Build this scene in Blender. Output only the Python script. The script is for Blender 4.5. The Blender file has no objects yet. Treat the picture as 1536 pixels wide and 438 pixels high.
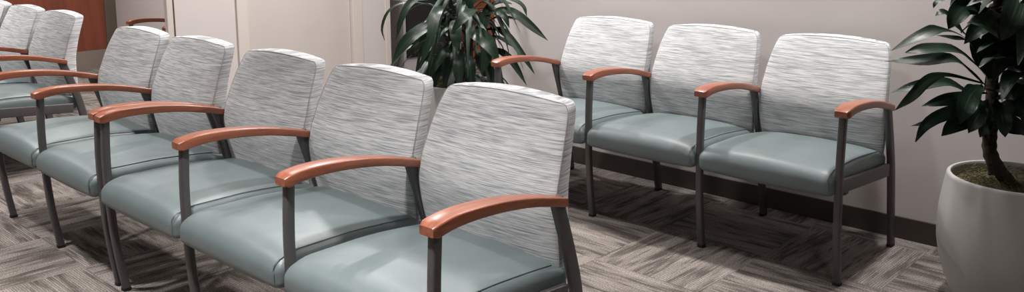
import bpy, bmesh, math, random
from mathutils import Vector, Matrix
random.seed(7)
S = bpy.context.scene
COL = S.collection
PI = math.pi

# ------------------------------------------------------------------ camera
FPX, PITCH, ROLL, YAW, CAMH, CX, CY = 1287.96, 9.213, -0.3064, 43.3366, 1.378, 768.0, 100.8
def cam_axes():
    y, p, r = map(math.radians, (YAW, PITCH, ROLL))
    fw = Vector((-math.sin(y)*math.cos(p), math.cos(y)*math.cos(p), -math.sin(p)))
    rt = Vector((math.cos(y), math.sin(y), 0)); up = rt.cross(fw)
    return fw, rt*math.cos(r)+up*math.sin(r), up*math.cos(r)-rt*math.sin(r)
FW, RT, UP = cam_axes()
CAM = Vector((0, 0, CAMH))
cd = bpy.data.cameras.new('camera'); co = bpy.data.objects.new('camera', cd); COL.objects.link(co)
M = Matrix((RT, UP, -FW)).transposed().to_4x4(); M.translation = CAM
co.matrix_world = M
cd.sensor_fit = 'HORIZONTAL'; cd.sensor_width = 36; cd.lens = 36*FPX/1536
cd.shift_x = 0.0; cd.shift_y = -(219-CY)/1536
cd.clip_start = 0.05
S.camera = co

# ------------------------------------------------------------------ node helpers
def new_mat(name):
    m = bpy.data.materials.new(name); m.use_nodes = True
    nt = m.node_tree; nt.nodes.clear()
    out = nt.nodes.new('ShaderNodeOutputMaterial'); b = nt.nodes.new('ShaderNodeBsdfPrincipled')
    nt.links.new(b.outputs[0], out.inputs[0])
    return m, nt, b
class N:
    def __init__(s, nt): s.nt = nt
    def n(s, t, **k):
        x = s.nt.nodes.new(t)
        for a, v in k.items(): setattr(x, a, v)
        return x
    def l(s, a, b): s.nt.links.new(a, b)
    def put(s, sock, v):
        if isinstance(v, (int, float)): sock.default_value = v
        elif isinstance(v, tuple): sock.default_value = v
        else: s.l(v, sock)
    def math(s, op, a, b=0.0, c=0.0):
        x = s.n('ShaderNodeMath', operation=op)
        s.put(x.inputs[0], a); s.put(x.inputs[1], b); s.put(x.inputs[2], c)
        return x.outputs[0]
    def coords(s, kind='Object'): return s.n('ShaderNodeTexCoord').outputs[kind]
    def sep(s, v):
        x = s.n('ShaderNodeSeparateXYZ'); s.l(v, x.inputs[0]); return x.outputs
    def comb(s, a, b, c):
        x = s.n('ShaderNodeCombineXYZ')
        for i, v in enumerate((a, b, c)): s.put(x.inputs[i], v)
        return x.outputs[0]
    def scale(s, v, sc):
        x = s.n('ShaderNodeVectorMath', operation='MULTIPLY'); s.l(v, x.inputs[0]); x.inputs[1].default_value = sc
        return x.outputs[0]
    def noise(s, v, scale=1.0, detail=2.0, rough=0.5, w=None):
        x = s.n('ShaderNodeTexNoise', noise_dimensions='4D' if w is not None else '3D')
        s.l(v, x.inputs['Vector']); x.inputs['Scale'].default_value = scale
        x.inputs['Detail'].default_value = detail; x.inputs['Roughness'].default_value = rough
        if w is not None: s.put(x.inputs['W'], w)
        return x.outputs['Fac']
    def ramp(s, f, pts, interp='LINEAR'):
        x = s.n('ShaderNodeValToRGB'); s.l(f, x.inputs[0]); cr = x.color_ramp; cr.interpolation = interp
        while len(cr.elements) < len(pts): cr.elements.new(0.5)
        for e, (p, c) in zip(cr.elements, pts):
            e.position = p; e.color = (c, c, c, 1) if isinstance(c, (int, float)) else (*c, 1)
        return x.outputs[0]
    def mix(s, f, a, b, mode='MIX'):
        x = s.n('ShaderNodeMix', data_type='RGBA', blend_type=mode)
        s.put(x.inputs[0], f)
        for i, v in ((6, a), (7, b)):
            if isinstance(v, tuple): x.inputs[i].default_value = (*v, 1) if len(v) == 3 else v
            else: s.l(v, x.inputs[i])
        return x.outputs[2]
    def bump(s, h, strength, dist, b):
        x = s.n('ShaderNodeBump'); s.l(h, x.inputs['Height']); x.inputs['Strength'].default_value = strength
        x.inputs['Distance'].default_value = dist; s.l(x.outputs[0], b.inputs['Normal'])
def rnd(q): return q.n('ShaderNodeObjectInfo').outputs['Random']

def plain(name, col, rough=0.5, metal=0.0, var=0.06, vscale=6.0, bump=0.0, bscale=200.0, coat=0.0):
    m, nt, b = new_mat(name); q = N(nt)
    f = q.noise(q.coords(), vscale, 3)
    lo = tuple(c*(1-var) for c in col); hi = tuple(min(1, c*(1+var)) for c in col)
    q.l(q.ramp(f, [(0.3, lo), (0.7, hi)]), b.inputs['Base Color'])
    b.inputs['Roughness'].default_value = rough; b.inputs['Metallic'].default_value = metal
    b.inputs['Coat Weight'].default_value = coat
    if bump: q.bump(q.noise(q.coords(), bscale, 2), bump, 0.002, b)
    return m

def mat_fabric():
    m, nt, b = new_mat('woven_streak_fabric'); q = N(nt)
    c = q.coords(); r = q.math('MULTIPLY', rnd(q), 37.0)
    warp = q.noise(q.scale(c, (5, 5, 7)), 1, 2, .5, r)
    x, y, z = q.sep(c)
    z2 = q.math('ADD', z, q.math('MULTIPLY', warp, 0.006))
    v = q.comb(x, y, z2)
    f1 = q.noise(q.scale(v, (9, 9, 330)), 1, 2, .55, r)
    f2 = q.noise(q.scale(v, (16, 16, 560)), 1, 1, .5, q.math('ADD', r, 5.0))
    f3 = q.noise(q.scale(v, (4, 4, 70)), 1, 2, .5, q.math('ADD', r, 11.0))
    c1 = q.ramp(f1, [(.33, (.27, .295, .31)), (.43, (.46, .475, .49)), (.50, (.59, .598, .608)), (.60, (.71, .71, .715))])
    c2 = q.mix(q.ramp(f2, [(.34, .8), (.47, 0.0)]), c1, (.29, .31, .325))
    c3 = q.mix(q.ramp(f3, [(.56, 0.0), (.70, .25)]), c2, (.54, .53, .47))
    q.l(c3, b.inputs['Base Color'])
    b.inputs['Roughness'].default_value = .85; b.inputs['Specular IOR Level'].default_value = .25
    b.inputs['Sheen Weight'].default_value = .15
    q.bump(q.math('ADD', f2, f1), .35, .0015, b)
    return m
def mat_vinyl():
    m, nt, b = new_mat('seafoam_vinyl'); q = N(nt); c = q.coords()
    f = q.noise(c, 9, 3, .5, q.math('MULTIPLY', rnd(q), 9.0))
    q.l(q.ramp(f, [(.3, (.134, .170, .174)), (.7, (.156, .193, .197))]), b.inputs['Base Color'])
    b.inputs['Roughness'].default_value = .40; b.inputs['Specular IOR Level'].default_value = .5
    g = q.math('ADD', q.math('MULTIPLY', q.noise(c, 420, 2), .25), q.noise(q.scale(c, (9, 9, 14)), 1, 2, .5, q.math('MULTIPLY', rnd(q), 31.0)))
    q.bump(g, .25, .006, b)
    return m
def mat_wood():
    m, nt, b = new_mat('cherry_wood'); q = N(nt); c = q.coords(); r = q.math('MULTIPLY', rnd(q), 13.0)
    g = q.noise(q.scale(c, (70, 6, 70)), 1, 4, .6, r)
    col = q.ramp(g, [(.3, (.215, .062, .030)), (.5, (.295, .092, .047)), (.7, (.36, .128, .070))])
    sc = q.noise(q.scale(c, (60, 22, 60)), 1, 1, .4, q.math('ADD', r, 3.0))
    col = q.mix(q.ramp(sc, [(.80, 0.0), (.82, .6)]), col, (.62, .42, .32))
    q.l(col, b.inputs['Base Color'])
    b.inputs['Roughness'].default_value = .34; b.inputs['Coat Weight'].default_value = .25; b.inputs['Coat Roughness'].default_value = .25
    return m
def mat_carpet():
    m, nt, b = new_mat('quarter_turn_carpet_tile'); q = N(nt)
    x, y, z = q.sep(q.coords())
    T = .5
    tx = q.math('DIVIDE', q.math('ADD', x, 1.61), T); ty = q.math('DIVIDE', q.math('SUBTRACT', y, 3.24), T)
    ix = q.math('FLOOR', tx); iy = q.math('FLOOR', ty)
    par = q.math('FLOORED_MODULO', q.math('ADD', ix, iy), 2.0)       # 0 -> runs along y ; 1 -> runs along x
    par = q.math('GREATER_THAN', par, .5)
    inv = q.math('SUBTRACT', 1.0, par)
    # tile (-1.61,3.24) runs along y
    along = q.math('ADD', q.math('MULTIPLY', x, par), q.math('MULTIPLY', y, inv))
    across = q.math('ADD', q.math('MULTIPLY', y, par), q.math('MULTIPLY', x, inv))
    seed = q.math('ADD', q.math('MULTIPLY', ix, 3.7), q.math('MULTIPLY', iy, 9.1))
    row = q.math('FLOOR', q.math('DIVIDE', across, .0095))
    rr = q.noise(q.comb(q.math('MULTIPLY', row, .73), seed, 0.0), 3.1, 0)
    a1 = q.math('ADD', along, q.math('MULTIPLY', rr, .16))
    big = q.noise(q.comb(q.math('MULTIPLY', a1, 3.4), q.math('MULTIPLY', across, 19.0), seed), 1, 2, .45)
    fine = q.noise(q.comb(q.math('MULTIPLY', a1, 7.0), q.math('MULTIPLY', row, 1.9), seed), 1, 1, .5)
    tone = q.noise(q.comb(seed, q.math('MULTIPLY', along, 1.6), q.math('MULTIPLY', across, 4.0)), 1, 1, .5)
    swirl = q.noise(q.comb(x, y, 4.0), 4.5, 2, .5)
    f = q.math('ADD', q.math('MULTIPLY', big, .66), q.math('MULTIPLY', fine, .40))
    f = q.math('ADD', f, q.math('MULTIPLY', q.math('SUBTRACT', tone, .5), .20))
    f = q.math('ADD', f, q.math('MULTIPLY', q.math('SUBTRACT', swirl, .5), .22))
    col = q.ramp(f, [(.36, (.098, .083, .074)), (.46, (.160, .139, .126)), (.53, (.255, .225, .206)), (.70, (.355, .317, .291))])
    spk = q.noise(q.coords(), 170, 3, .8)
    col = q.mix(1.0, col, q.ramp(spk, [(.32, .35), (.68, 1.5)]), 'MULTIPLY')
    rib = q.math('ABSOLUTE', q.math('SUBTRACT', q.math('FRACT', q.math('DIVIDE', across, .0095)), .5))
    col = q.mix(1.0, col, q.ramp(rib, [(.22, 1.06), (.5, .55)]), 'MULTIPLY')
    ex = q.math('ABSOLUTE', q.math('SUBTRACT', q.math('FRACT', tx), .5)); ey = q.math('ABSOLUTE', q.math('SUBTRACT', q.math('FRACT', ty), .5))
    e = q.math('MAXIMUM', ex, ey)
    col = q.mix(q.ramp(e, [(.492, 0.0), (.498, .3)]), col, (.12, .105, .095))
    q.l(col, b.inputs['Base Color'])
    b.inputs['Roughness'].default_value = 1.0; b.inputs['Specular IOR Level'].default_value = .05
    q.bump(q.math('ADD', spk, q.math('MULTIPLY', rib, -1.2)), .6, .004, b)
    return m
def mat_leaf():
    m, nt, b = new_mat('dracaena_leaf'); q = N(nt); c = q.coords('UV'); r = rnd(q)
    x, y, z = q.sep(c)
    st = q.noise(q.comb(q.math('MULTIPLY', x, 26.0), q.math('MULTIPLY', y, 1.2), 0.0), 1, 2)
    o = q.noise(q.coords(), 11, 2)
    col = q.ramp(st, [(.3, (.006, .015, .010)), (.55, (.010, .026, .014)), (.75, (.020, .050, .024))])
    col = q.mix(q.ramp(o, [(.55, 0.0), (.72, .45)]), col, (.028, .060, .026))
    mid = q.math('ABSOLUTE', q.math('SUBTRACT', x, .5))
    col = q.mix(q.ramp(mid, [(.02, .5), (.06, 0.0)]), col, (.03, .065, .03))
    q.l(col, b.inputs['Base Color'])
    b.inputs['Roughness'].default_value = .36; b.inputs['Specular IOR Level'].default_value = .42
    q.bump(st, .3, .004, b)
    return m
def mat_bark():
    m, nt, b = new_mat('woody_cane'); q = N(nt); c = q.coords()
    f = q.noise(q.scale(c, (30, 30, 90)), 1, 4, .6)
    q.l(q.ramp(f, [(.3, (.018, .013, .009)), (.6, (.06, .044, .030)), (.8, (.12, .095, .065))]), b.inputs['Base Color'])
    b.inputs['Roughness'].default_value = .9; q.bump(f, .8, .006, b)
    return m
def mat_moss():
    m, nt, b = new_mat('dry_moss'); q = N(nt); c = q.coords()
    f = q.noise(c, 60, 4, .7)
    q.l(q.ramp(f, [(.3, (.035, .030, .013)), (.55, (.105, .092, .040)), (.75, (.20, .17, .085))]), b.inputs['Base Color'])
    b.inputs['Roughness'].default_value = 1.0; q.bump(f, 1.0, .01, b)
    return m
def mat_panelwood():
    m, nt, b = new_mat('red_brown_veneer'); q = N(nt); c = q.coords()
    g = q.noise(q.scale(c, (14, 14, .9)), 1, 4, .6)
    q.l(q.ramp(g, [(.3, (.17, .046, .026)), (.6, (.26, .070, .038)), (.8, (.31, .09, .05))]), b.inputs['Base Color'])
    b.inputs['Roughness'].default_value = .45
    return m
def mat_pot():
    m, nt, b = new_mat('grey_glazed_pot'); q = N(nt); c = q.coords()
    f = q.noise(q.scale(c, (6, 6, 2)), 1, 4, .6)
    q.l(q.ramp(f, [(.3, (.41, .405, .397)), (.7, (.48, .473, .464))]), b.inputs['Base Color'])
    b.inputs['Roughness'].default_value = .42
    q.bump(q.noise(c, 90, 3), .12, .003, b)
    return m
FAB, VIN, WOOD, CARPET, LEAF, BARK, MOSS, VENEER, POT = mat_fabric(), mat_vinyl(), mat_wood(), mat_carpet(), mat_leaf(), mat_bark(), mat_moss(), mat_panelwood(), mat_pot()
SEAM = plain('grey_seam_thread', (.34, .34, .34), .9)
METAL = plain('powder_coated_steel', (.098, .092, .093), .42, .25, .05, 20, .06, 600)
GLIDE = plain('black_rubber', (.012, .012, .012), .6)
WALL = plain('warm_grey_paint', (.62, .572, .555), .75, 0, .015, 2.0, .06, 260)
TRIMM = plain('pale_taupe_trim', (.63, .575, .53), .55, 0, .02, 3)
DOORM = plain('painted_door', (.56, .515, .485), .6, 0, .02, 2.5, .03, 120)
BASEM = plain('dark_brown_cove_base', (.055, .043, .036), .5, 0, .06, 5)
TAUPE = plain('taupe_wall_base', (.29, .24, .20), .7, 0, .05, 4)
POST = plain('dark_taupe_post', (.12, .090, .070), .6, 0, .06, 8)
CEIL = plain('white_ceiling_tile', (.75, .74, .72), .9, 0, .03, 8)
GREY = plain('grey_plastic_case', (.56, .54, .54), .5, 0, .03, 5)
BLACK = plain('black_glass', (.008, .008, .009), .15)
ORWOOD = plain('orange_wood', (.36, .115, .045), .4, 0, .15, 9)
STEEL = plain('brushed_steel', (.5, .5, .5), .3, 1.0, .05, 30)
EMI, _nt, _b = new_mat('lamp_lens'); _b.inputs['Emission Color'].default_value = (1, .93, .85, 1); _b.inputs['Emission Strength'].default_value = 6

# ------------------------------------------------------------------ mesh helpers
def link(name, bm, mat, parent=None, smooth=True, angle=None, kind=None):
    bmesh.ops.recalc_face_normals(bm, faces=bm.faces[:])
    me = bpy.data.meshes.new(name); bm.to_mesh(me); bm.free()
    for p in me.polygons: p.use_smooth = smooth
    me.materials.append(mat)
    o = bpy.data.objects.new(name, me); COL.objects.link(o)
    if parent: o.parent = parent
    if angle is not None and smooth:
        me.set_sharp_from_angle(angle=math.radians(angle))
    if kind: o['kind'] = kind
    return o
def thing(name, label, cat, loc=(0, 0, 0), rz=0.0, group=None):
    o = bpy.data.objects.new(name, None); COL.objects.link(o)
    o.empty_display_size = .1; o.location = loc; o.rotation_euler = (0, 0, rz)
    o['label'] = label; o['category'] = cat
    if group: o['group'] = group
    return o
def box(bm, x0, x1, y0, y1, z0, z1):
    v = [bm.verts.new((x, y, z)) for x in (x0, x1) for y in (y0, y1) for z in (z0, z1)]
    for f in ((0, 1, 3, 2), (4, 6, 7, 5), (0, 4, 5, 1), (2, 3, 7, 6), (0, 2, 6, 4), (1, 5, 7, 3)):
        bm.faces.new([v[i] for i in f])
def boxobj(name, dims, mat, parent=None, kind=None, bev=0.0):
    bm = bmesh.new(); box(bm, *dims)
    if bev: bmesh.ops.bevel(bm, geom=bm.edges[:], offset=bev, segments=2, affect='EDGES', profile=.5)
    return link(name, bm, mat, parent, smooth=False, kind=kind)
def axis(h, r, n, k):
    inner = h-r
    a = [-h+r*(1-math.cos(PI/2*i/k)) for i in range(k)]     # dense near the edge
    m = [-inner+2*inner*i/n for i in range(n+1)]
    return a + m + [-t for t in reversed(a)]
def rbox(h, r, n=(20, 3, 20), k=4):
    """rounded box centred at the origin, regular grids on all six faces"""
    bm = bmesh.new(); A = [axis(h[i], min(r, h[i]*.999), n[i], k) for i in range(3)]
    cache = {}
    def vert(i, j, l):
        key = (i, j, l)
        if key in cache: return cache[key]
        p = Vector((A[0][i], A[1][j], A[2][l]))
        c = Vector([max(-(h[t]-r), min(h[t]-r, p[t])) for t in range(3)])
        d = p-c
        if d.length > 1e-9:
            # map cube corner band to a sphere of radius r
            q = Vector([math.copysign(math.sin(PI/2*min(1, abs(d[t])/r)), d[t]) if abs(d[t]) > 1e-9 else 0 for t in range(3)])
            if d.length > 1e-9: p = c + d.normalized()*r
        cache[key] = bm.verts.new(p); return cache[key]
    nx, ny, nz = (len(a)-1 for a in A)
    for j in (0, ny):
        for i in range(nx):
            for l in range(nz): bm.faces.new((vert(i, j, l), vert(i+1, j, l), vert(i+1, j, l+1), vert(i, j, l+1)))
    for i in (0, nx):
        for j in range(ny):
            for l in range(nz): bm.faces.new((vert(i, j, l), vert(i, j+1, l), vert(i, j+1, l+1), vert(i, j, l+1)))
    for l in (0, nz):
        for i in range(nx):
            for j in range(ny): bm.faces.new((vert(i, j, l), vert(i+1, j, l), vert(i+1, j+1, l), vert(i, j+1, l)))
    return bm
def lerp_tab(tab, x):
    if x <= tab[0][0]: return tab[0][1]
    for (a, b), (c, d) in zip(tab, tab[1:]):
        if x <= c:
            t = (x-a)/(c-a); return b+(d-b)*t
    return tab[-1][1]
def smooth_tab(tab, x):
    # Catmull-Rom through the table
    if x <= tab[0][0]: return tab[0][1]
    if x >= tab[-1][0]: return tab[-1][1]
    for i in range(len(tab)-1):
        if x <= tab[i+1][0]:
            x0, y0 = tab[i]; x1, y1 = tab[i+1]; h = x1-x0; t = (x-x0)/h
            m0 = (y1-tab[i-1][1])/(x1-tab[i-1][0]) if i > 0 else (y1-y0)/h
            m1 = (tab[i+2][1]-y0)/(tab[i+2][0]-x0) if i+2 < len(tab) else (y1-y0)/h
            return (2*t**3-3*t*t+1)*y0+(t**3-2*t*t+t)*h*m0+(-2*t**3+3*t*t)*y1+(t**3-t*t)*h*m1
def sweep_rect(bm, path, wu, wv, rad=.006, rnd_end=0.0):
    """rounded-rectangle tube along a path in the v-z plane (x = u). wu across u, wv(t) in-plane"""
    n = len(path); rings = []
    P = [Vector(p) for p in path]
    for i, p in enumerate(P):
        a = P[max(0, i-1)]; b = P[min(n-1, i+1)]; t = (b-a).normalized()
        side = Vector((1, 0, 0)); nrm = side.cross(t).normalized()
        hu = (wu(i/(n-1)) if callable(wu) else wu)/2; hv = (wv(i/(n-1)) if callable(wv) else wv)/2
        ring = []; k = 3; r = min(rad, hu*.98, hv*.98)
        for (su, sv, a0) in ((1, 1, 0), (-1, 1, PI/2), (-1, -1, PI), (1, -1, 1.5*PI)):
            for s in range(k+1):
                an = a0+PI/2*s/k
                ring.append(bm.verts.new(p + side*(su*(hu-r)+r*math.cos(an)) + nrm*(sv*(hv-r)+r*math.sin(an))))
        rings.append(ring)
    m = len(rings[0])
    for A, B in zip(rings, rings[1:]):
        for s in range(m): bm.faces.new((A[s], A[(s+1) % m], B[(s+1) % m], B[s]))
    bm.faces.new(rings[0][::-1]); bm.faces.new(rings[-1])
def tube(bm, pts, r, k=8, cap=True):
    pts = [Vector(p) for p in pts]; rings = []; n = len(pts); ref = None
    for i, p in enumerate(pts):
        t = (pts[min(n-1, i+1)]-pts[max(0, i-1)]).normalized()
        if ref is None: ref = t.orthogonal().normalized()
        ref = (ref-t*ref.dot(t)).normalized(); b = t.cross(ref)
        rr = r(i/(n-1)) if callable(r) else r
        rings.append([bm.verts.new(p+(ref*math.cos(2*PI*s/k)+b*math.sin(2*PI*s/k))*rr) for s in range(k)])
    for A, B in zip(rings, rings[1:]):
        for s in range(k): bm.faces.new((A[s], A[(s+1) % k], B[(s+1) % k], B[s]))
    if cap: bm.faces.new(rings[0][::-1]); bm.faces.new(rings[-1])
def dense(tab, n):
    a, b = tab[0][0], tab[-1][0]
    return [(a+(b-a)*i/n, smooth_tab(tab, a+(b-a)*i/n)) for i in range(n+1)]

# ------------------------------------------------------------------ tandem chairs
# local frame of a bench: x = u (to the viewer's right), y = -v (v is forward), z up; v = 0 at the arm posts
PITCHU = .6011
EDGE_V = [(.33, -.505), (.40, -.497), (.46, -.487), (.53, -.474), (.60, -.467), (.66, -.475), (.70, -.489), (.75, -.507), (.80, -.528), (.85, -.552), (.90, -.576)]
HALF_W = [(.33, .268), (.40, .272), (.50, .283), (.60, .284), (.70, .278), (.80, .266), (.86, .253), (.90, .242)]
THICK = [(.33, .050), (.45, .060), (.60, .078), (.75, .066), (.90, .056)]
def backrest_bm():
    Z0, Z1 = .335, .886; hz = (Z1-Z0)/2; zc = (Z0+Z1)/2
    bm = rbox((.28, .05, hz), .016, (26, 3, 34), 4)
    for v in bm.verts:
        u, y, z = v.co
        zz = z+zc; s = u/.28; t = (y+.05)/.1        # t = 0 front, 1 rear
        hw = smooth_tab(HALF_W, zz)
        d = zz-(Z1-.035)
        if d > 0: hw -= .012*(1-math.sqrt(max(0, 1-(d/.035)**2)))
        hw *= 1-.05*t*t
        fr = 1-s*s; fb = 1-s**4
        front = -smooth_tab(EDGE_V, zz) - .021*fb*(1-.4*abs(zz-.6)/.3)
        rear = -smooth_tab(EDGE_V, zz) + smooth_tab(THICK, zz) + .006*fr
        v.co = (s*hw, front+(rear-front)*t, zz + .016*fr*max(0, (zz-.6)/.28)**2)
    return bm
def back_piping_bm():
    bm = bmesh.new(); pts = []
    def p(u, zz):
        hw = smooth_tab(HALF_W, zz); d = zz-(.886-.035)
        if d > 0: hw -= .012*(1-math.sqrt(max(0, 1-(d/.035)**2)))
        s = u; fr = 1-s*s; fb = 1-s**4
        return (s*hw*.994, -smooth_tab(EDGE_V, zz)-.021*fb*(1-.4*abs(zz-.6)/.3)+.0035, zz+.016*fr*max(0, (zz-.6)/.28)**2)
    for i in range(41): pts.append(p(-1, .345+(.858-.345)*i/40))
    for i in range(1, 10): a = PI/2*i/10; pts.append(p(-1+.05*(1-math.cos(a)), .858+.024*math.sin(a)))
    for i in range(31): pts.append(p(-.95+1.9*i/30, .882))
    for i in range(1, 10): a = PI/2*(10-i)/10; pts.append(p(1-.05*(1-math.cos(a)), .858+.024*math.sin(a)))
    for i in range(41): pts.append(p(1, .858-(.858-.345)*i/40))
    tube(bm, pts, .0018, 6)
    return bm
SEAT_F, SEAT_R = .048, -.535
def seat_top(u, v):
    """height of the cushion's top face; u in -1..1"""
    z = .468 + .014*(1-u*u) - .030*max(0, (-v-.20)/.33)**1.5
    e = max(0, (v+.045)/.093)
    z -= .030*e*e
    z -= .010*abs(u)**6
    return z
def seat_bm():
    hv = (SEAT_F-SEAT_R)/2; vc = (SEAT_F+SEAT_R)/2
    bm = rbox((.292, hv, .05), .030, (26, 26, 4), 5)
    for w in bm.verts:
        u, y, z = w.co; v = vc-y; s = u/.292
        t = (z+.05)/.1
        top = seat_top(max(-1, min(1, s)), v)
        bot = .362 + (.012 if v > -.05 else 0)*0 - .012*max(0, -v-.1)/.4 - .006*(1-s*s)
        bulge = .008*math.sin(PI*t)*(1-s*s)*(1 if v > vc else 0)*max(0, (v-vc)/hv)
        narrow = 1-.03*max(0, (-v-.3)/.25)
        w.co = (u*narrow, -(v+bulge), bot+(top-bot)*t)
    return bm
def seat_piping_bm(sg):
    bm = bmesh.new(); pts = []
    for i in range(8): pts.append((sg*.276, -(SEAT_F+.000), .385+.030*i/7))
    for i in range(1, 9):
        a = PI/2*i/8; v = SEAT_F-.030*(1-math.cos(a)); pts.append((sg*.272, -v, .415+(seat_top(.93, SEAT_F-.03)-.413)*math.sin(a)))
    for i in range(1, 26):
        v = SEAT_F-.03-(SEAT_F-.03+.47)*i/25; nr = 1-.03*max(0, (-v-.3)/.25)
        pts.append((sg*.270*nr, -v, seat_top(.925, v)+.0005))
    tube(bm, pts, .0019, 6)
    return bm
ARM_TOP = [(-.475, .648), (-.40, .668), (-.32, .687), (-.23, .702), (-.15, .710), (-.08, .713), (-.03, .711), (.028, .702)]
ARM_TH = [(-.475, .026), (-.3, .027), (-.1, .030), (.028, .034)]
ARM_W = [(-.475, .043), (-.40, .049), (-.15, .060), (.028, .060)]
def arm_bm():
    n = 34; bm = bmesh.new(); rings = []
    for i in range(n+1):
        v = -.475+.503*i/n
        if i == n: v = .028
        top = smooth_tab(ARM_TOP, v); th = lerp_tab(ARM_TH, v); w = smooth_tab(ARM_W, v)/2
        end = max(0, (v-.016)/.012)
        sh = .006*(1-math.sqrt(max(0, 1-min(1, end)**2))); w -= sh; top -= sh; th -= 2*sh
        ring = []; r = .0045; k = 3; hz = th/2; zc = top-hz
        for (su, sv, a0) in ((1, 1, 0), (-1, 1, PI/2), (-1, -1, PI), (1, -1, 1.5*PI)):
            rr = r if sv > 0 else .004
            for s in range(k+1):
                an = a0+PI/2*s/k
                x = su*(w-rr)+rr*math.cos(an); z = zc+sv*(hz-rr)+rr*math.sin(an)
                z += .002*(1-(x/w)**2) if sv > 0 else 0
                ring.append(bm.verts.new((x, -v, z)))
        rings.append(ring)
    m = len(rings[0])
    for A, B in zip(rings, rings[1:]):
        for s in range(m): bm.faces.new((A[s], A[(s+1) % m], B[(s+1) % m], B[s]))
    bm.faces.new(rings[0][::-1]); bm.faces.new(rings[-1])
    return bm
FRONT = [(.010, -.029), (.10, -.016), (.20, -.004), (.30, .003), (.42, .007), (.54, .007), (.676, .000)]   # z -> v
REAR = [(.010, -.597), (.13, -.574), (.26, -.554), (.39, -.530), (.50, -.498), (.58, -.471), (.650, -.447)]
def leg_bm(tab, wu, wv):
    bm = bmesh.new(); sweep_rect(bm, [(0, -v, z) for z, v in dense(tab, 26)], wu, wv, .007); return bm
def glide_bm(v, wu, wv):
    bm = bmesh.new(); sweep_rect(bm, [(0, -v, z) for z in (0, .004, .012)], wu, wv, .008); return bm
def rail_bm():
    bm = bmesh.new()
    sweep_rect(bm, [(0, -v, .4015+.036*(v+.0)/.47) for v in (-.004, -.12, -.24, -.36, -.49)], .020, .054, .005)
    return bm
def cross_bm(w):
    bm = bmesh.new(); box(bm, -w/2, w/2, -.018, .018, -.012, .012)
    bmesh.ops.bevel(bm, geom=bm.edges[:], offset=.003, segments=2, affect='EDGES'); return bm

PROTO = {}
def proto_mesh(key, fn):
    if key not in PROTO:
        bm = fn(); bmesh.ops.recalc_face_normals(bm, faces=bm.faces[:])
        me = bpy.data.meshes.new(key); bm.to_mesh(me); bm.free()
        for p in me.polygons: p.use_smooth = True
        me.set_sharp_from_angle(angle=math.radians(40 if key not in ('seat', 'backrest') else 70))
        PROTO[key] = me
    return PROTO[key]
def part(name, key, fn, mat, parent, loc=(0, 0, 0)):
    me = proto_mesh(key, fn)
    if not me.materials: me.materials.append(mat)
    o = bpy.data.objects.new(name, me); COL.objects.link(o); o.parent = parent; o.location = loc
    return o
def bench(name, label, nseat, loc, rz, group=None):
    t = thing(name, label, 'waiting room seat', loc, rz, group)
    for i in range(nseat+1):
        x = -i*PITCHU
        part('armrest', 'armrest', arm_bm, WOOD, t, (x, 0, 0))
        f = part('front_leg', 'front_leg', lambda: leg_bm(FRONT, .028, .028), METAL, t, (x, 0, 0))
        part('glide', 'front_glide', lambda: glide_bm(-.029, .032, .032), GLIDE, f)
        r = part('rear_leg', 'rear_leg', lambda: leg_bm(REAR, .024, .042), METAL, t, (x, 0, 0))
        part('glide', 'rear_glide', lambda: glide_bm(-.594, .026, .046), GLIDE, r)
        part('side_rail', 'side_rail', rail_bm, METAL, t, (x, 0, 0))
    for i in range(nseat):
        x = -(i+.5)*PITCHU
        b = part('backrest', 'backrest', backrest_bm, FAB, t, (x, 0, 0))
        part('piping', 'back_piping', back_piping_bm, SEAM, b)
        s = part('seat', 'seat', seat_bm, VIN, t, (x, 0, 0))
        part('piping', 'seat_piping_right', lambda: seat_piping_bm(1), VIN, s)
        part('cross_rail', 'cross_rail', lambda: cross_bm(PITCHU-.02), METAL, t, (x, .10, .356))
        part('cross_rail', 'cross_rail', lambda: cross_bm(PITCHU-.02), METAL, t, (x, .42, .350))
    return t
G = 'tandem waiting room seating'
bench('tandem_seat', 'nearest row of three joined grey-green seats with streaked white backs', 3, (-1.4509, 1.2726, 0), math.radians(1.227), G)
bench('tandem_seat', 'two joined seats continuing the nearest row past the doubled wooden armrests', 2, (-3.3253, 1.2382, 0), math.radians(.679), G)
bench('tandem_seat', 'row of three joined seats with its backs along the right wall', 3, (-1.2541, 3.1363, 0), 0.0, G)
bench('tandem_seat', 'distant row of joined seats in front of the red-brown wood panel', 3, (-5.185, 1.306, 0), math.radians(.679), G)
bench('armchair', 'far chair behind the partition end, only its two wooden armrests showing', 1, (-5.925, 2.725, 0), 0.0)

# ------------------------------------------------------------------ room shell
H = 2.75
fl = bmesh.new(); box(fl, -9.2, 3.0, -3.5, 6.6, -.08, 0.0); link('floor', fl, CARPET, smooth=False, kind='structure')
boxobj('ceiling', (-9.2, 3.0, -3.5, 6.6, H, H+.08), CEIL, kind='structure')
WY = 3.86
boxobj('wall_right', (-3.79, 3.0, WY, WY+.14, 0, H), WALL, kind='structure')
boxobj('baseboard_right', (-3.79, 3.0, WY-.012, WY, 0, .098), BASEM, kind='structure')
boxobj('wall_left', (-9.1, -8.9, -3.5, 3.457, .19, H), VENEER, kind='structure')
boxobj('baseboard_left', (-9.1, -8.9, -3.5, 3.457, 0, .19), TAUPE, kind='structure')
boxobj('trim_1', (-9.1, -8.88, 3.457, 3.568, 0, H), POST, kind='structure', bev=.006)
boxobj('wall_back', (-8.9, -5.77, 3.568, 3.70, 0, H), WALL, kind='structure')
boxobj('baseboard_back', (-8.88, -5.77, 3.556, 3.568, 0, .098), BASEM, kind='structure')
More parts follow.
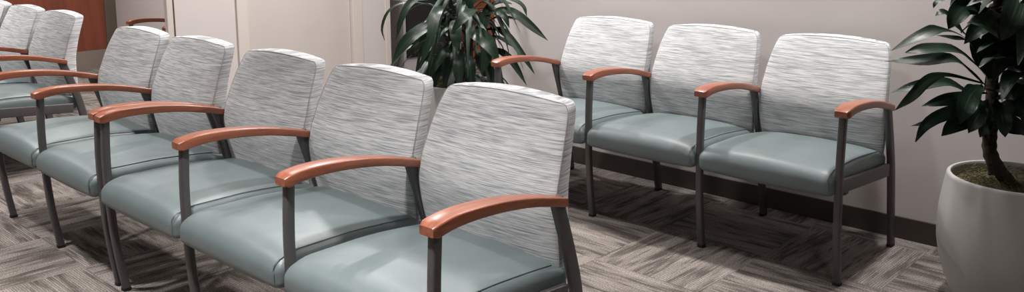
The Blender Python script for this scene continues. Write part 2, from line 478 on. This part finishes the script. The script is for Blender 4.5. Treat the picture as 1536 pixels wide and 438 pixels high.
# partition with a flush door, facing the seats
PX = -5.64
boxobj('trim_2', (PX-.03, PX+.012, 2.593, 2.635, 0, H), TRIMM, kind='structure', bev=.004)
boxobj('gap_shadow_strip', (PX-.03, PX-.006, 2.635, 2.652, 0, H), POST, kind='structure')  # dark strip standing in for the shadow in the gap beside the end trim
boxobj('wall_partition', (PX-.03, PX, 2.652, 3.102, 0, H), WALL, kind='structure')
boxobj('trim_3', (PX-.12, PX+.018, 3.102, 3.188, 0, H), TRIMM, kind='structure', bev=.003)
d1 = boxobj('door_1', (PX-.07, PX-.022, 3.192, 4.106, .008, 2.13), DOORM, kind='structure')
bm = bmesh.new(); tube(bm, [(PX-.022, 4.04, 1.0), (PX+.03, 4.04, 1.0), (PX+.036, 4.03, 1.0), (PX+.036, 3.93, 1.0)], .010, 10); link('door_handle', bm, STEEL, d1)
boxobj('trim_4', (PX-.12, PX+.018, 4.111, 4.202, 0, H), TRIMM, kind='structure', bev=.003)
boxobj('wall_above_door', (PX-.12, PX, 3.188, 4.111, 2.14, H), WALL, kind='structure')
boxobj('wall_partition_end', (PX-.12, PX, 4.202, 4.439, 0, H), WALL, kind='structure')
boxobj('trim_5', (PX-.13, PX+.012, 4.441, 4.493, 0, H), TRIMM, kind='structure', bev=.004)
boxobj('baseboard_partition', (PX, PX+.012, 2.652, 3.100, 0, .098), BASEM, kind='structure')
boxobj('baseboard_partition_end', (PX, PX+.012, 4.204, 4.439, 0, .098), BASEM, kind='structure')
# passage behind the corner plant
boxobj('wall_passage', (-9.1, -3.2, 6.2, 6.32, 0, H), WALL, kind='structure')
boxobj('wall_passage_left', (-7.2, -7.08, 4.80, 6.2, 0, H), WALL, kind='structure')
d2 = boxobj('door_2', (-6.62, -5.99, 6.150, 6.195, .008, 2.1), ORWOOD, kind='structure')
bm = bmesh.new(); tube(bm, [(-6.06, 6.15, 1.0), (-6.06, 6.10, 1.0), (-6.16, 6.10, 1.0)], .010, 10); link('door_handle', bm, STEEL, d2)

# low grey cabinet with a black front, in the passage
cb = thing('low_cabinet', 'low grey cabinet with a black front, half hidden by the corner plant', 'cabinet', (-6.22, 5.40, 0))
bm = bmesh.new(); box(bm, -.115, .105, -.36, .36, .0, .735); bmesh.ops.bevel(bm, geom=bm.edges[:], offset=.012, segments=3, affect='EDGES'); link('body', bm, GREY, cb, angle=40)
bm = bmesh.new(); box(bm, .105, .118, -.345, .33, .19, .715); bmesh.ops.bevel(bm, geom=bm.edges[:], offset=.004, segments=2, affect='EDGES'); p = link('front_panel', bm, BLACK, cb, angle=40); p['label'] = 'black front panel'

# ------------------------------------------------------------------ potted dracaenas
def at_depth(px, py, ref, off=0.0):
    """world point seen at pixel (px, py), at the viewing depth of ref, off metres nearer"""
    d = FW + RT*((px-CX)/FPX) - UP*((py-CY)/FPX)
    z = (Vector(ref)-CAM).dot(FW) - off
    return CAM + d*z
def bez(pts, t):
    pts = [p.copy() for p in pts]
    while len(pts) > 1: pts = [a.lerp(b, t) for a, b in zip(pts, pts[1:])]
    return pts[0]
def crom(pts, t):
    n = len(pts)-1; s = min(n-1e-6, t*n); i = int(s); f = s-i
    p1, p2 = pts[i], pts[i+1]; p0 = pts[i-1] if i else p1*2-p2; p3 = pts[i+2] if i+2 <= n else p2*2-p1
    return ((p1*2)+(p2-p0)*f+(p0*2-p1*5+p2*4-p3)*f*f+(p1*3-p0-p2*3+p3)*f**3)*.5
def leaf(bm, uvl, pts, w, face=None, n=16, keel=.28, stalk=.25, twist=0.0, wall=None):
    """blade along a curve; w = full width in metres; face = direction its upper side looks"""
    pts = [Vector(p) for p in pts]; rows = []; up = Vector(face) if face else Vector((0, 0, 1))
    ph = random.uniform(0, 6)
    for i in range(n+1):
        t = i/n; c = crom(pts, t)
        tn = (crom(pts, min(1, t+.02))-crom(pts, max(0, t-.02))).normalized()
        sd = tn.cross(up)
        if sd.length < .15: sd = tn.cross(RT)
        sd.normalize(); nr = sd.cross(tn).normalized()
        a = twist*(t-.3); sd, nr = sd*math.cos(a)+nr*math.sin(a), nr*math.cos(a)-sd*math.sin(a)
        if t < stalk: ww = .16+.26*(t/stalk)**2
        else:
            q = (t-stalk)/(1-stalk); e = min(1, q/.3); ww = .42+.58*e*e*(3-2*e)
            if q > .5: ww *= max(0, 1-((q-.5)/.5)**2.0)
        ww = max(ww*w*.5, .0012)
        wav = .05*w*math.sin(ph+t*11)
        row = []
        for j, s in enumerate((-1, -.55, 0, .55, 1)):
            p = c+sd*(s*ww)+nr*(abs(s)**1.3*ww*keel + (wav*abs(s) if abs(s) > .9 else 0)*(1 if s > 0 else -1))
            if wall is not None and p.y > wall: p.y = wall
            v = bm.verts.new(p); row.append((v, (s*.5+.5, t)))
        rows.append(row)
    for A, B in zip(rows, rows[1:]):
        for j in range(4):
            f = bm.faces.new((A[j][0], A[j+1][0], B[j+1][0], B[j][0]))
            for lp, (v, uv) in zip(f.loops, (A[j], A[j+1], B[j+1], B[j])): lp[uvl].uv = uv
def rand_leaf(bm, uvl, base, az, el, ln, w, droop, wall=None):
    d = Vector((math.cos(az)*math.cos(el), math.sin(az)*math.cos(el), math.sin(el)))
    p1 = base+d*ln*.35; p2 = base+d*ln*.7+Vector((0, 0, -droop*ln*.22)); p3 = base+d*ln*.98+Vector((0, 0, -droop*ln*.62))
    pts = [base, p1, p2, p3]
    if wall is not None:
        for p in pts: p.y = min(p.y, wall-.02)
    leaf(bm, uvl, pts, w, None, 14, .25, .12, random.uniform(-.7, .7), wall)
def lathe(bm, prof, k=64):
    rings = [[bm.verts.new((r*math.cos(2*PI*s/k), r*math.sin(2*PI*s/k), z)) for s in range(k)] for r, z in prof]
    for A, B in zip(rings, rings[1:]):
        for s in range(k): bm.faces.new((A[s], A[(s+1) % k], B[(s+1) % k], B[s]))
    bm.faces.new(rings[0][::-1]); bm.faces.new(rings[-1])
def pot_parts(root):
    prof = [(.165, 0), (.178, .004), (.190, .03), (.214, .09), (.236, .16), (.248, .23), (.2505, .29), (.247, .35), (.238, .42), (.230, .470), (.228, .479), (.223, .483), (.216, .482), (.213, .476), (.214, .455), (.216, .41), (.10, .40), (.01, .40)]
    pr = [prof[0]]
    bm = bmesh.new(); lathe(bm, prof, 72); link('pot', bm, POT, root, angle=50)
    bm = bmesh.new(); k = 60; rings = []
    for j in range(11):
        r = .2135*j/10; ring = []
        for s in range(k):
            a = 2*PI*s/k; rr = max(r, .002)
            ring.append(bm.verts.new((rr*math.cos(a), rr*math.sin(a), .452-.012*(r/.2135)**2+random.uniform(-.006, .009)*(j < 10))))
        rings.append(ring)
    for A, B in zip(rings, rings[1:]):
        for s in range(k): bm.faces.new((A[s], A[(s+1) % k], B[(s+1) % k], B[s]))
    for i in range(520):                       # dry strands lying over the moss
        a = random.uniform(0, 2*PI); r = .20*math.sqrt(random.random()); h = random.uniform(0, 2*PI); ln = random.uniform(.02, .06)
        p = Vector((r*math.cos(a), r*math.sin(a), .456+random.uniform(0, .008))); q = p+Vector((math.cos(h)*ln, math.sin(h)*ln, random.uniform(-.004, .016)))
        if q.xy.length > .208: continue
        m = (p+q)/2+Vector((0, 0, random.uniform(.004, .014)))
        tube(bm, [p, m, q], .0011, 3, False)
    link('moss', bm, MOSS, root)

def plant(root, canes, leaves, fills, ref, wall, wk=1.0):
    inv = Matrix.Translation(root.location).inverted()
    for pts, r0, r1 in canes:
        bm = bmesh.new(); P = [inv @ Vector(p) for p in pts]
        pp = [crom(P, i/40) for i in range(41)]
        tube(bm, pp, lambda t: (r0+(r1-r0)*t)*(1+.06*math.sin(t*120)+random.uniform(-.04, .04)), 14)
        link('trunk', bm, BARK, root)
    bm = bmesh.new(); uvl = bm.loops.layers.uv.new('UVMap')
    dpx = (Vector(ref)-CAM).dot(FW)/FPX
    for spec in leaves:
        pts, wpx, offs = spec[:3]; face = spec[3] if len(spec) > 3 else (-.15*FW+Vector((0, 0, 1)))
        P = [at_depth(x, y, ref, o) for (x, y), o in zip(pts, offs)]
        leaf(bm, uvl, P, wpx*dpx*wk, face, 18, spec[4] if len(spec) > 4 else .3, spec[5] if len(spec) > 5 else .25, 0.0, wall)
    for b, az, el, ln, w, dr in fills: rand_leaf(bm, uvl, Vector(b), az, el, ln, w, dr, wall)
    for v in bm.verts: v.co = inv @ v.co
    o = link('foliage', bm, LEAF, root); return o
UPV = Vector((0, 0, 1)); TOC = -FW
TILT = (UPV*.75+TOC*.65); FACE = (TOC*.95+UPV*.3); FLAT = UPV*1.0+TOC*.25

# right-hand plant
RC = Vector((-.730, 3.429, 0))
rp = thing('potted_plant', 'tall dark green plant in grey pot beside the end seat along the wall', 'potted plant', RC, 0, 'potted dracaenas')
pot_parts(rp)
ref = RC+Vector((0, 0, .7))
LV = [
 ([(1475, 92), (1446, 56), (1411, 45), (1384, 53), (1337, 76)], 17, (.0, .03, .08, .1, .1), TILT, .3, .45),
 ([(1482, 118), (1458, 92), (1431, 75), (1390, 74), (1358, 79)], 19, (.0, .05, .12, .16, .16), TILT, .25, .35),
 ([(1480, 130), (1455, 107), (1428, 89), (1383, 92), (1327, 92)], 19, (.0, .04, .08, .09, .06), TILT, .3, .32),
 ([(1482, 140), (1453, 138), (1418, 124), (1372, 131), (1336, 139)], 17, (0, .03, .05, .07, .05), TILT, .3, .25),
 ([(1475, 125), (1420, 112), (1391, 121), (1368, 144), (1343, 165)], 14, (.05, .12, .15, .16, .14), FACE, .2, .25),
 ([(1482, 158), (1461, 148), (1440, 147), (1413, 151), (1383, 159)], 17, (0, .02, .03, .04, .04), FACE, .2, .25),
 ([(1482, 170), (1455, 166), (1425, 168), (1390, 186), (1373, 213)], 16, (.04, .1, .14, .16, .15), FACE, .2, .2),
 ([(1480, 172), (1440, 172), (1395, 184), (1367, 189)], 10, (.0, .06, .1, .1), TILT, .2, .2),
 ([(1482, 168), (1461, 176), (1432, 187), (1412, 204)], 22, (.03, .08, .1, .1), FACE, .2, .1),
 ([(1474, 128), (1458, 140), (1448, 160), (1440, 186)], 25, (.12, .22, .26, .26), FACE, .25, .1),
 ([(1475, 70), (1448, 52), (1430, 33), (1415, 19), (1403, 24)], 14, (0, 0, 0, .02, .02), TILT, .3, .3),
 ([(1500, 30), (1470, 12), (1446, 10), (1432, 26), (1422, 44)], 26, (.0, .05, .08, .1, .1), FACE, .25, .15),
 ([(1512, 25), (1490, 28), (1465, 44), (1446, 66)], 22, (.05, .14, .18, .18), FACE, .3, .1),
 ([(1470, 75), (1448, 60), (1428, 57), (1405, 53)], 8, (0, .0, .0, .0), TILT, .3, .3),
 ([(1531, -14), (1524, 10), (1514, 36), (1503, 60)], 30, (.15, .22, .24, .22), FACE, .25, .05),
 ([(1484, 118), (1484, 95), (1486, 65), (1490, 34)], 30, (.05, .08, .08, .05), FACE, .3, .15),
 ([(1490, 120), (1508, 92), (1530, 62), (1560, 40)], 24, (.05, .08, .08, .06), FACE, .3, .2),
 ([(1486, 118), (1470, 95), (1464, 70), (1458, 45)], 20, (.0, -.03, -.05, -.06), FACE, .3, .2),
 ([(1490, 140), (1512, 118), (1535, 103), (1565, 108)], 20, (.0, .05, .08, .08), TILT, .3, .2),
 ([(1490, 150), (1512, 142), (1535, 138), (1560, 146)], 18, (.05, .1, .12, .12), FACE, .3, .2),
 ([(1490, 162), (1510, 160), (1532, 166), (1556, 182)], 24, (.05, .1, .12, .1), FACE, .3, .2),
 ([(1492, 172), (1508, 180), (1525, 190), (1545, 204)], 20, (.0, .02, .02, .0), FACE, .3, .2),
 ([(1492, 186), (1505, 191), (1518, 194), (1536, 202)], 14, (.0, .0, .0, .0), FACE, .3, .2),
 ([(1494, 148), (1500, 165), (1505, 185), (1508, 206)], 22, (.08, .14, .16, .15), FACE, .3, .1),
 ([(1482, 150), (1472, 165), (1462, 182), (1452, 200)], 20, (.08, .16, .18, .18), FACE, .3, .1),
 ([(1485, 160), (1480, 175), (1476, 190), (1470, 206)], 18, (.0, .06, .08, .08), FACE, .3, .1),
 ([(1472, 20), (1455, 0), (1440, -4), (1425, 8)], 16, (0, -.04, -.06, -.06), TILT, .3, .2),
 ([(1440, -6), (1418, -2), (1404, 4), (1400, 12)], 6, (0, .0, 0, 0), TILT, .3, .2),
 ([(1500, 60), (1492, 45), (1475, 32), (1452, 34)], 22, (.1, .18, .2, .2), FACE, .3, .1),
 ([(1515, 60), (1528, 40), (1545, 32), (1570, 40)], 26, (.1, .16, .18, .2), FACE, .3, .1),
 ([(1488, 100), (1500, 78), (1516, 60), (1540, 52)], 22, (.0, .0, .0, .0), FACE, .3, .1),
]
CT = at_depth(1487, 140, ref); CB = at_depth(1488, 272, ref)
cane1 = [RC+Vector((-.005, .0, .43)), at_depth(1487, 235, ref), at_depth(1486, 190, ref), at_depth(1488, 150, ref), at_depth(1489, 110, ref), at_depth(1494, 40, ref), at_depth(1500, -30, ref)]
cane2 = [at_depth(1487, 262, ref, .03), at_depth(1480, 225, ref, .03), at_depth(1476, 195, ref, .03), at_depth(1470, 165, ref, .03)]
fills = []
rr = random.Random(5)
for zc, n in ((.80, 12), (.90, 20), (1.00, 22), (1.10, 22), (1.20, 24), (1.32, 18)):
    for i in range(n):
        az = 2*PI*i/n+rr.uniform(-.3, .3)
        left = math.cos(az-PI*1.25)                                  # that side is built leaf by leaf
        if left > .35 and zc < 1.05: continue
        x = RC.x+.04*(zc-.8); b = Vector((x, RC.y+.01, zc+rr.uniform(-.05, .05)))
        ln = rr.uniform(.26, .40)*(.8 if zc < .9 else 1)
        if left > .1: ln *= .8
        if math.sin(az) > .3: ln *= .75
        fills.append((b, az, rr.uniform(-.1, .8), ln, rr.uniform(.056, .078), rr.uniform(.4, 1.1)))
for i in range(26):
    az = math.radians(rr.choice((rr.uniform(235, 330), rr.uniform(-30, 120))))
    zc = rr.uniform(.74, .98)
    fills.append((RC+Vector((0, 0, zc)), az, rr.uniform(-.2, .6), rr.uniform(.22, .34), rr.uniform(.050, .068), rr.uniform(.1, .9)))
plant(rp, [(cane1, .026, .016), (cane2, .010, .007)], LV, fills, ref, WY-.015, 1.15)

# corner plant behind the nearest row
LC = Vector((-3.66, 3.42, 0))
lp = thing('potted_plant', 'bushy dark green plant in the corner behind the nearest row of seats', 'potted plant', LC, 0, 'potted dracaenas')
pot_parts(lp)
ref = LC+Vector((0, 0, .8))
LV = [
 ([(672, 20), (640, 6), (606, 4), (583, 17), (573, 42), (577, 61)], 6, (0, .05, .1, .1, .1, .1), TILT, .3, .2),
 ([(668, 12), (640, -6), (618, 2), (604, 24), (594, 60)], 14, (.05, .1, .12, .14, .14), FACE, .25, .2),
 ([(680, 45), (650, 37), (625, 49), (605, 68), (588, 96)], 22, (.1, .18, .24, .26, .26), FACE, .25, .2),
 ([(680, 60), (655, 52), (632, 60), (612, 76)], 9, (.1, .2, .22, .22), FACE, .25, .2),
 ([(678, 20), (662, 12), (653, 26), (645, 60), (628, 105)], 18, (.1, .2, .28, .32, .32), FACE, .3, .15),
 ([(690, 30), (684, 36), (684, 55), (686, 76)], 22, (.2, .3, .34, .34), FACE, .3, .1),
 ([(716, 14), (704, 19), (692, 30), (677, 49)], 18, (.2, .32, .36, .36), FACE, .25, .1),
 ([(704, 48), (715, 50), (733, 66), (749, 94)], 27, (.15, .28, .34, .34), FACE, .2, .1),
 ([(720, 30), (748, 14), (772, 20), (795, 38), (822, 61)], 17, (0, .06, .1, .1, .1), FACE, .2, .25),
 ([(715, 48), (742, 43), (760, 52), (782, 80), (802, 111)], 14, (.0, .05, .08, .1, .1), FACE, .25, .2),
 ([(718, 10), (745, -6), (770, 0), (785, 10), (790, 24)], 10, (0, .05, .08, .08, .08), TILT, .3, .2),
 ([(722, 70), (748, 76), (768, 92), (790, 128)], 14, (-.05, .0, .0, .0), FACE, .25, .2),
 ([(720, 62), (742, 55), (765, 66), (786, 78)], 10, (-.05, .0, .0, .0), TILT, .3, .2),
 ([(720, 25), (740, 18), (756, 24), (764, 42)], 12, (.1, .15, .18, .18), FACE, .3, .2),
 ([(720, 45), (740, 28), (760, 26), (785, 32)], 8, (0, .05, .08, .08), TILT, .3, .2),
 ([(722, 20), (738, 8), (752, 3), (768, 6)], 12, (.05, .1, .12, .12), TILT, .3, .2),
 ([(712, 40), (728, 60), (730, 85), (722, 112)], 22, (.1, .18, .2, .2), FACE, .25, .1),
 ([(712, 70), (722, 90), (734, 108), (745, 132)], 22, (.05, .12, .14, .14), FACE, .25, .1),
 ([(695, 70), (690, 90), (688, 108), (690, 130)], 22, (.15, .22, .24, .24), FACE, .25, .1),
 ([(685, 70), (668, 78), (655, 95), (640, 122)], 18, (.05, .12, .14, .14), FACE, .25, .1),
 ([(676, 62), (664, 82), (656, 106), (650, 138)], 20, (.0, .08, .1, .1), FACE, .25, .1),
 ([(684, 66), (676, 86), (672, 108), (664, 136)], 20, (.05, .12, .14, .14), FACE, .25, .1),
 ([(700, 72), (704, 92), (706, 112), (704, 136)], 20, (.05, .14, .16, .16), FACE, .25, .1),
 ([(690, 35), (670, 32), (650, 42), (628, 62), (618, 84)], 14, (0, .1, .12, .14, .14), FACE, .25, .2),
 ([(690, 22), (668, 22), (645, 30), (622, 44)], 12, (-.05, 0, 0, 0), TILT, .3, .2),
 ([(676, 40), (655, 60), (640, 85), (624, 108)], 14, (-.05, 0, 0, 0), FACE, .3, .2),
 ([(690, 30), (700, 10), (708, -10), (712, -40)], 22, (.1, .12, .12, .1), FACE, .3, .15),
 ([(684, 20), (672, 0), (664, -20), (650, -40)], 18, (.1, .12, .12, .1), FACE, .3, .15),
 ([(712, 70), (720, 50), (728, 25), (736, 0)], 20, (.1, .12, .12, .1), FACE, .3, .15),
]
canes = []
fills = []
rr = random.Random(11)
for (dx, dy, top) in ((-.05, -.02, .98), (.08, .03, .88), (.0, .08, 1.12)):
    canes.append(([LC+Vector((dx*.5, dy*.5, .43)), LC+Vector((dx*.9, dy*.9, .62)), LC+Vector((dx, dy, top))], .018, .012))
    n = 26
    for i in range(n):
        az = 2*PI*i/n*3+rr.uniform(-.25, .25); b = LC+Vector((dx, dy, top+rr.uniform(-.42, .03)))
        ln = rr.uniform(.34, .50)
        if math.sin(az) > .2: ln *= .72
        fills.append((b, az, rr.uniform(.0, .95), ln, rr.uniform(.028, .044), rr.uniform(.9, 2.2)))
plant(lp, canes, LV, fills, ref, WY-.015, .8)

# ------------------------------------------------------------------ ceiling lights and added fill lamps
def downlight_or_fill(x, y, power, r=.09, spread=150, col=(1, .965, .945)):
    ld = bpy.data.lights.new('ceiling_or_fill_lamp', 'AREA'); ld.shape = 'DISK'; ld.size = 2*r; ld.energy = power; ld.color = col; ld.spread = math.radians(spread)
    lo = bpy.data.objects.new('ceiling_or_fill_lamp', ld); COL.objects.link(lo); lo.location = (x, y, H-.014)
LIGHTS = [
 (-1.20, 3.42, 36, 130, 'over the end of the wall row'),
 (-2.8, 3.42, 32, 130, 'over the far end of the wall row'),
 (-2.1, 2.40, 10, 120, 'between the two rows of seats'),
 (-4.2, 2.40, 32, 120, 'between the corner plant and the doubled armrests'),
 (-1.7, .55, 44, 88, 'in front of the nearest row'),
 (-3.7, .45, 34, 92, 'in front of the two joined seats'),
 (-6.6, .8, 60, 120, 'in front of the distant row'),
 (-7.6, 2.7, 55, 140, 'in front of the red-brown panel'),
 (-4.7, 3.5, 74, 150, 'added fill in front of the flush door'),  # unseen fill, added to lift the partition wall
 (.3, .9, 16, 120, 'added fill for the pot of the tall plant'),  # extra unseen lamp, added to brighten the grey pot
 (-5.4, 5.1, 22, 150, 'added fill in the passage behind the corner plant'),  # unseen fill, added because the passage and cabinet came out dark
]
for x, y, pw, sp, where in LIGHTS: downlight_or_fill(x, y, pw, spread=sp)

w = bpy.data.worlds.new('world'); S.world = w; w.use_nodes = True
w.node_tree.nodes['Background'].inputs[0].default_value = (1, .97, .94, 1)
w.node_tree.nodes['Background'].inputs[1].default_value = .03

S.view_settings.view_transform = 'Standard'; S.view_settings.look = 'None'; S.view_settings.gamma = 1; S.view_settings.use_curve_mapping = False
S.view_settings.exposure = -0.45
S.cycles.use_denoising = True
